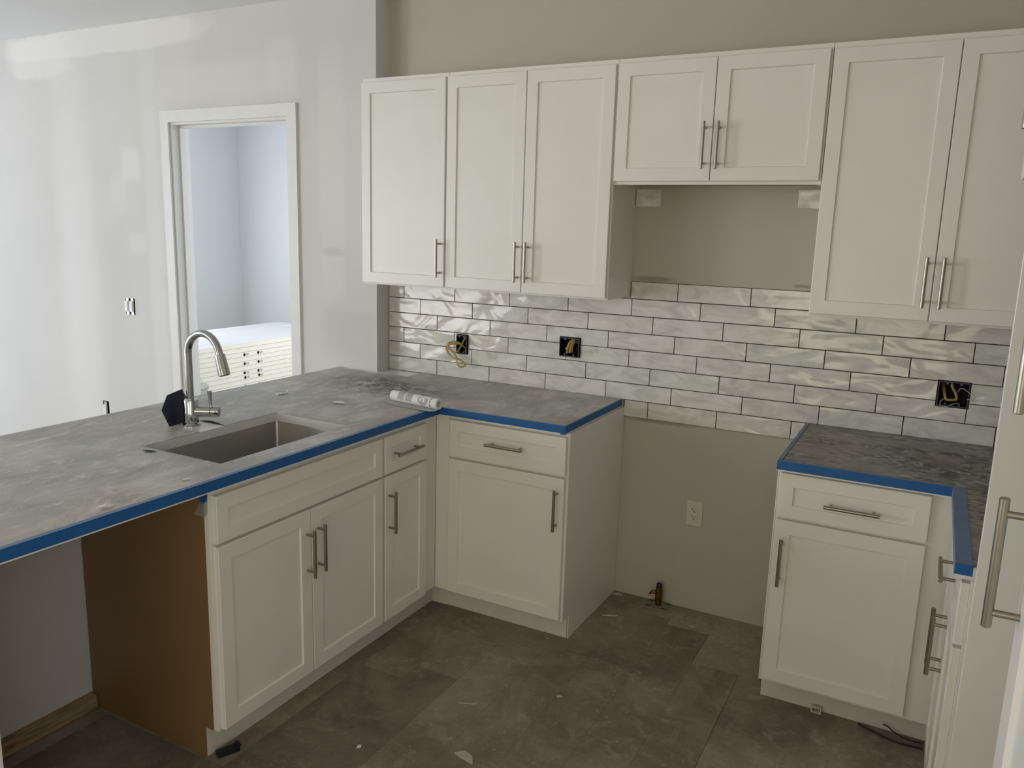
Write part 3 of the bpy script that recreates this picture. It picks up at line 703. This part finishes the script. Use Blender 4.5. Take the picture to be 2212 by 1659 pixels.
cable(t, [(.450, -.03, 1.090), (.41, -.05, 1.088), (.3802, -.05, 1.074), (.3826, -.05, 1.0531), (.3985, -.05, 1.0335), (.4233, -.055, 1.0201), (.452, -.055, 1.0177), (.4724, -.055, 1.0093), (.491, -.055, .9919), (.473, -.055, .9813), (.4567, -.055, .9831), (.4441, -.055, 1.0029), (.4313, -.05, 1.0332), (.4063, -.05, 1.0554), (.3863, -.05, 1.0705), (.392, -.045, 1.095)], .0052, 'yellow', flat=.6)
t = ebox('dark blue two-gang wall box in the middle with a bunched yellow cable', EB[1], -.020)
cable(t, [(1.008, -.012, 1.0953), (1.014, -.018, 1.1221), (1.022, -.016, 1.1456), (1.034, -.01, 1.1581), (1.043, .0, 1.1541), (1.048, .03, 1.1399)], .0055, 'yellow', flat=.7)
cable(t, [(1.022, -.012, 1.0985), (1.028, -.018, 1.123), (1.034, -.012, 1.1456), (1.040, .0, 1.156), (1.04, .03, 1.15)], .0055, 'yellow', flat=.7)
cable(t, [(1.031, -.008, 1.1011), (1.034, -.012, 1.1276), (1.040, 0, 1.1509), (1.04, .03, 1.14)], .005, 'yellow', flat=.7)
cable(t, [(1.003, -.012, 1.120), (1.010, -.012, 1.113), (1.02, .0, 1.112)], .0035, 'paper')
cable(t, [(1.030, .01, 1.113), (1.048, -.004, 1.118), (1.060, -.004, 1.128), (1.062, .02, 1.135)], .0012, 'brass')
t = ebox('black two-gang wall box at the right with a hooked cream cable and thin wires', EB[2], -.011)
cable(t, [(2.557, .03, 1.134), (2.558, -.006, 1.128), (2.5604, -.012, 1.1188), (2.5714, -.012, 1.1013), (2.5768, -.012, 1.0862), (2.5764, -.01, 1.0757), (2.5604, -.012, 1.0726), (2.5459, -.012, 1.0725), (2.5402, -.005, 1.0817), (2.5336, .012, 1.1072), (2.5305, .035, 1.125)], .0048, 'yellow')
cable(t, [(2.545, .0, 1.075), (2.5354, -.015, 1.0734), (2.5269, -.018, 1.0624), (2.5272, -.018, 1.0519), (2.5381, -.017, 1.0470), (2.5505, -.016, 1.0475), (2.5667, -.014, 1.057), (2.5839, -.012, 1.0634)], .0014, 'wirew')
cable(t, [(2.576, .0, 1.100), (2.5811, -.014, 1.1098), (2.5846, -.016, 1.1175), (2.5923, -.018, 1.1205), (2.6027, -.02, 1.1156), (2.6153, -.022, 1.1067), (2.6282, -.022, 1.1021), (2.6348, -.022, 1.0947), (2.6326, -.02, 1.0871), (2.610, -.018, 1.0806)], .0014, 'wirew')
# range bay receptacle
t = thing('wall_outlet', 'ivory duplex outlet with cover plate low in the range bay', 'outlet', (1.6445, -.0003, .4475))
MB().box(-.035, .035, -.006, 0, -.057, .057, .0018).build('cover_plate', M['outlet'], t)
rc = MB().box(-.0165, .0165, -.0085, -.0061, -.033, .033, .0008).build('receptacle', M['outlet'], t)
for zz in (.016, -.017):
    MB().box(-.0075, -.0055, -.0092, -.0086, zz, zz+.009).build('slot', M['ink'], rc); MB().box(.0055, .0075, -.0092, -.0086, zz, zz+.008).build('slot', M['ink'], rc)
    MB().lathe([(0, .0026), (.0006, .0026)], (0, -.0086, zz-.007), (0, -1, 0), 12).build('ground_hole', M['dark'], rc)
# doorway wall devices, unfinished
def device(parent, x, z, kind):
    st = MB().box(x-.012, x+.012, -.003, 0, z-.052, z+.052, .0008).build('mounting_strap', M['zinc'], parent)
    MB().box(x-.0155, x+.0155, -.013, -.0031, z-.033, z+.033, .0015).build('device_face', M['device'], parent)
    if kind == 's': MB().poly([(x-.0115, -.0131, z-.026), (x+.0115, -.0131, z-.026), (x+.0115, -.0131, z+.026), (x-.0115, -.0131, z+.026)], .003, (0, -1, .15)).build('rocker', M['device'], parent)
    else:
        for zz in (.014, -.018):
            for xx in (-.006, .005): MB().box(x+xx, x+xx+.0015, -.0136, -.0131, z+zz, z+zz+.008).build('slot', M['ink'], parent)
t = thing('light_switch', 'pair of white rocker switches without cover plate, left of the doorway', 'switch', (-1.8815, -D0, 1.115))
MB().box(-.0425, .0425, .03, .034, -.049, .049).build('box_back', M['dark'], t)
device(t, -.021, 0, 's'); device(t, .021, 0, 's')
t = thing('wall_outlet', 'white outlet without cover plate just above the peninsula edge', 'outlet', (-2.181, -D0, .4275))
MB().box(-.0295, .0295, .03, .034, -.056, .056).build('box_back', M['dark'], t); device(t, -.002, 0, 'o')

# ------------------------------------------------------------------ gas stub
t = thing('gas_valve', 'small brass gas stub valve on the floor of the range bay', 'valve', (1.523, -.047, 0))
MB().box(-.052, .050, -.046, .040, .0005, .005, .001).build('floor_flange', M['flange'], t)
for xx, yy in ((-.035, -.03), (.035, -.03), (-.035, .025), (.035, .025)): MB().box(xx-.012, xx+.012, yy-.003, yy+.003, .0051, .0065).build('flange_slot', M['ink'], t)
MB().lathe([(.005, .013), (.022, .013), (.024, .017), (.036, .017), (.037, .0135), (.044, .0135), (.046, .0165), (.075, .0165), (.077, .0145), (.092, .0140)], n=12).build('valve_body', M['brass'], t, smooth=True)
MB().lathe([(.0921, .0125), (.104, .0120), (.108, .010), (.110, .006)], n=16).build('pipe_cap', M['black'], t, smooth=True)
MB().lathe([(0, .0075), (.018, .0075)], (-.012, 0, .062), (-1, -.1, -.1), 12).build('valve_stem', M['brass'], t, smooth=True)
MB().poly([(-.031, -.006, .070), (-.046, -.008, .050), (-.040, -.006, .047), (-.026, -.004, .056)], .010, (0, 1, 0)).build('valve_key', M['brass'], t)
# ------------------------------------------------------------------ film roll on worktop
ax0, ax1 = Vector((.487, -.628, ZC+.0255)), Vector((.744, -.667, ZC+.0255)); ax = (ax1-ax0); L = ax.length; axn = ax.normalized()
RR = .0225
t = thing('film_roll', 'white roll of protective film with printed label lying on the worktop', 'roll', tuple(ax0-Vector((0, 0, .0225))))
o3 = Vector((0, 0, .0225))
MB().lathe([(0, .0125), (0, RR-.001), (.001, RR), (L-.001, RR), (L, RR-.001), (L, .0125), (L-.03, .0125), (.0, .0125)], o3, axn, 40, False).build('film_winding', M['paper'], t, smooth=True)
MB().lathe([(L-.030, .0122), (L-.0295, .0122)], o3, axn, 28).build('core_hole', M['dark'], t)
MB().lathe([(.004, .0123), (.0045, .0123)], o3, axn, 28).build('core_hole', M['dark'], t)
sd = Vector((axn.y, -axn.x, 0))   # towards the viewer side
def cpt(u, a, r=RR+.0004):      # a: angle above horizontal viewer side
    return o3+axn*u+(sd*math.cos(a)+Vector((0, 0, 1))*math.sin(a))*r
def cpatch(m, u0, u1, a0, a1, n=6):
    b = bmesh.new(); A = [b.verts.new(cpt(u0, a0+(a1-a0)*i/n)) for i in range(n+1)]; B_ = [b.verts.new(cpt(u1, a0+(a1-a0)*i/n)) for i in range(n+1)]
    for i in range(n): b.faces.new((A[i], B_[i], B_[i+1], A[i+1]))
    m._join(b)
m = MB(); rnd = random.Random(3)
for u0, u1 in ((.046, .083), (.090, .128)):
    a = -.25
    while a < 1.35:
        uu = u0
        while uu < u1-.002:
            w = rnd.uniform(.003, .009); cpatch(m, uu, min(uu+w, u1), a, a+.065, 1); uu += w+.0012
        a += .105
m.build('label_print', M['cord'], t, label='grey printed small text')
def blob(m, uc, ac, ru, ra, lift, n=22):
    b = bmesh.new(); c = b.verts.new(cpt(uc, ac, RR+lift)); ring = []
    for i in range(n):
        th = 2*PI*i/n; ring.append(b.verts.new(cpt(uc+ru*math.cos(th), ac+ra*math.sin(th), RR+lift)))
    for i in range(n): b.faces.new((c, ring[i], ring[(i+1) % n]))
    m._join(b)
m = MB(); blob(m, .176, .50, .017, .62, .0008); blob(m, .188, .05, .022, .55, .0009); blob(m, .207, .45, .009, .50, .0008)
m.build('label_print', M['lgrey'], t, label='pale grey curved printed emblem')
m = MB(); blob(m, .1745, .42, .0065, .17, .0014); blob(m, .1935, .30, .0055, .26, .0014); blob(m, .190, .72, .008, .30, .0014)
m.build('label_print', M['paper'], t, label='white gaps in the printed emblem')
m = MB(); a = -.55
for w in (.12, .2, .16, .0, .22, .15, .0, .2, .18, .2):
    if w: cpatch(m, .224, .2275, a, a+w*.8, 2); cpatch(m, .2285, .233, a+w*.25, a+w*.55, 2); cpatch(m, .224, .233, a, a+.035, 1)
    a += w+.05 if w else .12
m.build('label_print', M['ink'], t, label='black band of printed characters')
MB().poly([(v_[0]-ax0.x, v_[1]-ax0.y, v_[2]-ax0.z+.0225) for v_ in ((.500, -.640, ZC+.004), (.742, -.676, ZC+.004), (.752, -.70, ZC+.0045), (.738, -.728, ZC+.006), (.65, -.720, ZC+.0048), (.545, -.708, ZC+.0048), (.470, -.675, ZC+.0045))], .0006).build('loose_sheet', M['lgrey'], t, label='loose end of the film')
# small scraps on worktop
def scrap(label, cat, pts, mat, th=.0015, nm='scrap'):
    cx = sum(p[0] for p in pts)/len(pts); cy = sum(p[1] for p in pts)/len(pts); zb = min(p[2] for p in pts)
    o = MB().poly([(p[0]-cx, p[1]-cy, p[2]-zb) for p in pts], th).build(nm, M[mat], None, (cx, cy, zb)); return tag(o, label, cat)
zf = ZC+.0045
t = thing('plastic_packet', 'small crumpled clear plastic packet on the worktop behind the sink', 'packet', (.015, -.785, zf))
MB().poly([(-.045, .007, 0), (-.02, .05, 0), (.03, .0, .002), (.018, -.05, 0)], .001).build('packet_sheet', M['clear'], t)
MB().tube([(-.04, .005, .002), (-.01, .03, .003), (.02, .0, .003)], .0022, 6).build('fold', M['paper'], t); MB().tube([(.028, .0, .002), (.016, -.045, .002), (-.01, -.035, .002)], .0022, 6).build('fold', M['paper'], t)
scrap('thin white smear of plaster on the worktop between sink and roll', 'scrap', [(.30, -.795, zf), (.335, -.775, zf), (.37, -.80, zf), (.345, -.815, zf), (.315, -.812, zf)], 'paper')
scrap('curled white plastic scrap near the peninsula front edge, left of the sink', 'scrap', [(.650, -2.105, zf), (.660, -2.080, zf+.004), (.672, -2.070, zf), (.677, -2.084, zf), (.668, -2.098, zf+.003)], 'paper')
scrap('small dark torn spot on the film in front of the sink', 'scrap', [(.30, -1.70, zf), (.315, -1.69, zf), (.345, -1.685, zf), (.335, -1.70, zf), (.32, -1.705, zf)], 'ink')
scrap('tiny pale chip on the film near the peninsula edge', 'scrap', [(.64, -1.83, zf), (.652, -1.815, zf), (.66, -1.82, zf), (.648, -1.838, zf)], 'paper')
# floor debris
t = thing('rubber_block', 'black rubber wedge on the floor beside the sink cabinet toe kick', 'wedge', (.672, -1.742, .004), 1.15)
MB().poly([(-.032, -.012, 0), (.034, -.014, 0), (.036, .012, 0), (-.034, .012, 0)], .016).build('wedge_body', M['black'], t)
MB().box(.026, .037, -.014, .012, .0165, .022).build('wedge_lip', M['black'], t)
zf = .0042
scrap('small pale tile spacer bit on the floor by the inner toe kick corner', 'scrap', [(.62, -.60, zf), (.632, -.588, zf), (.642, -.60, zf), (.63, -.612, zf)], 'debris', .004, 'spacer')
scrap('pale wood shim on the floor beside the left range bay panel', 'shim', [(1.345, -.275, zf), (1.36, -.262, zf), (1.405, -.262+.02, zf), (1.392, -.262+.005, zf)], 'debris', .005, 'wood_shim')
scrap('pale paper flake at the back left corner of the range bay', 'scrap', [(1.302, -.040, .001), (1.33, -.022, .001), (1.352, -.035, .001), (1.32, -.048, .001)], 'debris', .002)
scrap('round pale mortar crumb on the floor of the range bay', 'scrap', [(1.70, -.17, zf), (1.712, -.158, zf), (1.728, -.165, zf), (1.718, -.178, zf)], 'debris', .004, 'mortar_crumb')
scrap('torn pale paper scrap on the floor at the bottom picture edge', 'scrap', [(1.285, -1.385, zf), (1.31, -1.36, zf), (1.345, -1.372, zf), (1.365, -1.405, zf), (1.335, -1.40, zf), (1.31, -1.395, zf)], 'debris', .003, 'paper_scrap')
scrap('thin pale strip of tape on the floor ahead of the bottom edge scrap', 'scrap', [(1.15, -1.15, zf), (1.16, -1.14, zf), (1.215, -1.118, zf), (1.205, -1.128, zf)], 'debris', .002)
scrap('pale floor chip in the middle of the kitchen floor', 'scrap', [(1.43, -.93, zf), (1.44, -.92, zf), (1.455, -.928, zf), (1.44, -.94, zf)], 'debris', .003)
scrap('pale floor chip near the sink cabinet', 'scrap', [(1.0, -1.51, zf), (1.01, -1.503, zf), (1.015, -1.515, zf), (1.004, -1.522, zf)], 'paper', .003)
t = thing('metal_bracket', 'small metal clip standing on the floor at the right toe kick', 'bracket', (2.262, -.548, 0))
MB().grid([-.017, -.013, .013, .017], [.0005, .004, .020, .024], lambda u, v: abs(u) < .013 and .004 < v < .020, -.006, .006, f).build('clip_frame', M['outlet'], t)
MB().box(-.012, .012, .004, .0055, .0045, .0195).build('clip_back', M['cord'], t)
t = thing('black_wire', 'black wire lying on the floor along the right toe kick', 'wire', (2.5, -.575, 0))
MB().tube([p-Vector((2.5, -.575, 0)) for p in catmull([(2.40, -.548, .004), (2.455, -.570, .004), (2.4986, -.5883, .004), (2.5425, -.5942, .004), (2.60, -.5877, .004)])], .0034, 8).build('main_wire', M['black'], t, smooth=True)
MB().tube([p-Vector((2.5, -.575, 0)) for p in catmull([(2.475, -.552, .030), (2.49, -.554, .029), (2.5115, -.5554, .016), (2.5502, -.5561, .004), (2.5992, -.5553, .004)])], .0024, 8).build('side_wire', M['black'], t, smooth=True)

# ------------------------------------------------------------------ far room: stack of door slabs and a clear tub
SX0, SX1, SY0, SY1, TH = -2.868, -2.082, .10, 2.13, .035
def slab_mesh():
    w, l = SX1-SX0, SY1-SY0; b = bmesh.new()
    P = [(.115, w-.115, .22, .88), (.115, w-.115, 1.06, l-.14)]
    us = sorted({0, w, *(p for q in P for p in q[:2])}); vs_2 = sorted({0, l, *(p for q in P for p in q[2:])})
    V = {}
    def vt(x, y, z):
        k_ = (round(x, 4), round(y, 4), round(z, 4))
        if k_ not in V: V[k_] = b.verts.new((x, y, z))
        return V[k_]
    for i in range(len(us)-1):
        for j in range(len(vs_2)-1):
            x0, x1, yy0, yy1 = us[i], us[i+1], vs_2[j], vs_2[j+1]
            if any(abs(p[0]-x0) < 1e-6 and abs(p[1]-x1) < 1e-6 and abs(p[2]-yy0) < 1e-6 and abs(p[3]-yy1) < 1e-6 for p in P):
                R = [[vt(x0+k_, yy0+k_, z), vt(x1-k_, yy0+k_, z), vt(x1-k_, yy1-k_, z), vt(x0+k_, yy1-k_, z)] for k_, z in ((0, TH), (.018, TH-.006), (.05, TH-.006), (.075, TH-.001))]
                for a, c in zip(R, R[1:]):
                    for q in range(4): b.faces.new((a[q], a[(q+1) % 4], c[(q+1) % 4], c[q]))
                b.faces.new(R[-1])
            else: b.faces.new((vt(x0, yy0, TH), vt(x1, yy0, TH), vt(x1, yy1, TH), vt(x0, yy1, TH)))
    m = MB(); m._join(b); return m
top_me = slab_mesh().mesh('door_skin', M['doorslab'])
core_me = MB().box(0, SX1-SX0, 0, SY1-SY0, .0012, TH-.007, .0012).mesh('door_core', M['dooredge'])
edge_me = MB().grid([0, .012, SX1-SX0-.012, SX1-SX0], [0, .012, SY1-SY0-.012, SY1-SY0], lambda u, v: .012 < u < SX1-SX0-.012 and .012 < v < SY1-SY0-.012, TH-.0069, TH-.0002, f2).mesh('edge_band', M['dooredge'])
NS = 21; holes = {18: 1, 17: 0, 16: 1, 14: 1, 13: 0}
bore_me = MB().lathe([(0, .0115), (.0008, .0115)], (0, 0, 0), (1, 0, 0), 16).mesh('latch_bore', M['dark'])
plate_me = MB().box(0, .0006, -.012, .012, -.009, .009).mesh('latch_plate', M['debris'])
for i in range(NS):
    z = .015+i*TH
    lab = 'topmost white two-panel door slab of the flat stack in the far room' if i == NS-1 else 'white door slab lying in the flat stack seen through the doorway'
    t = thing('door_slab', lab, 'door', (SX0+random.uniform(-.003, .003), SY0+random.uniform(-.006, .006), z), 0, 'door slabs stacked flat in the far room' if i < NS-1 else None)
    for nm, me in (('door_core', core_me), ('edge_band', edge_me), ('door_skin', top_me)):
        o = bpy.data.objects.new(nm, me); C.objects.link(o); o.parent = t
    if i in (18, 16, 14, 13, 11, 9):
        for yy in (.975, 1.115):
            o = bpy.data.objects.new('latch_bore', bore_me); C.objects.link(o); o.parent = t; o.location = (SX1-SX0+.0002, yy-SY0, TH/2)
            o = bpy.data.objects.new('latch_plate', plate_me); C.objects.link(o); o.parent = t; o.location = (SX1-SX0+.0002, yy-SY0+.03, TH/2)
pal = thing('pallet_runners', 'two low wood runners under the stack of door slabs', 'runner', (SX0, SY0, 0))
MB().box(.05, .7, .3, .39, 0, .0148).build('runner', M['pine'], pal); MB().box(.05, .7, 1.6, 1.69, 0, .0148).build('runner', M['pine'], pal)
t = thing('plastic_tub', 'round clear plastic tub with wire handle in front of the door stack', 'tub', (-1.86, .235, 0))
MB().lathe([(0, .12), (.003, .125), (.56, .150), (.56, .147), (.004, .122)], n=40, cap=False).build('tub_wall', M['clear'], t, smooth=True)
MB().lathe([(0, .12), (.003, .12)], n=40).build('tub_bottom', M['clear'], t)
MB().lathe([(.548, .151), (.548, .158), (.562, .158), (.562, .151)], n=40).build('rim', M['clear'], t, smooth=True)
MB().tube([(.157*math.cos(a), .06*math.sin(a)*0+.157*0, .555) if False else (.157*math.cos(a)*.0-.03*math.sin(a), .157*math.cos(a), .555+.12*math.sin(a)) for a in [PI*i/20 for i in range(21)]], .002, 6).build('wire_handle', M['zinc'], t, smooth=True)
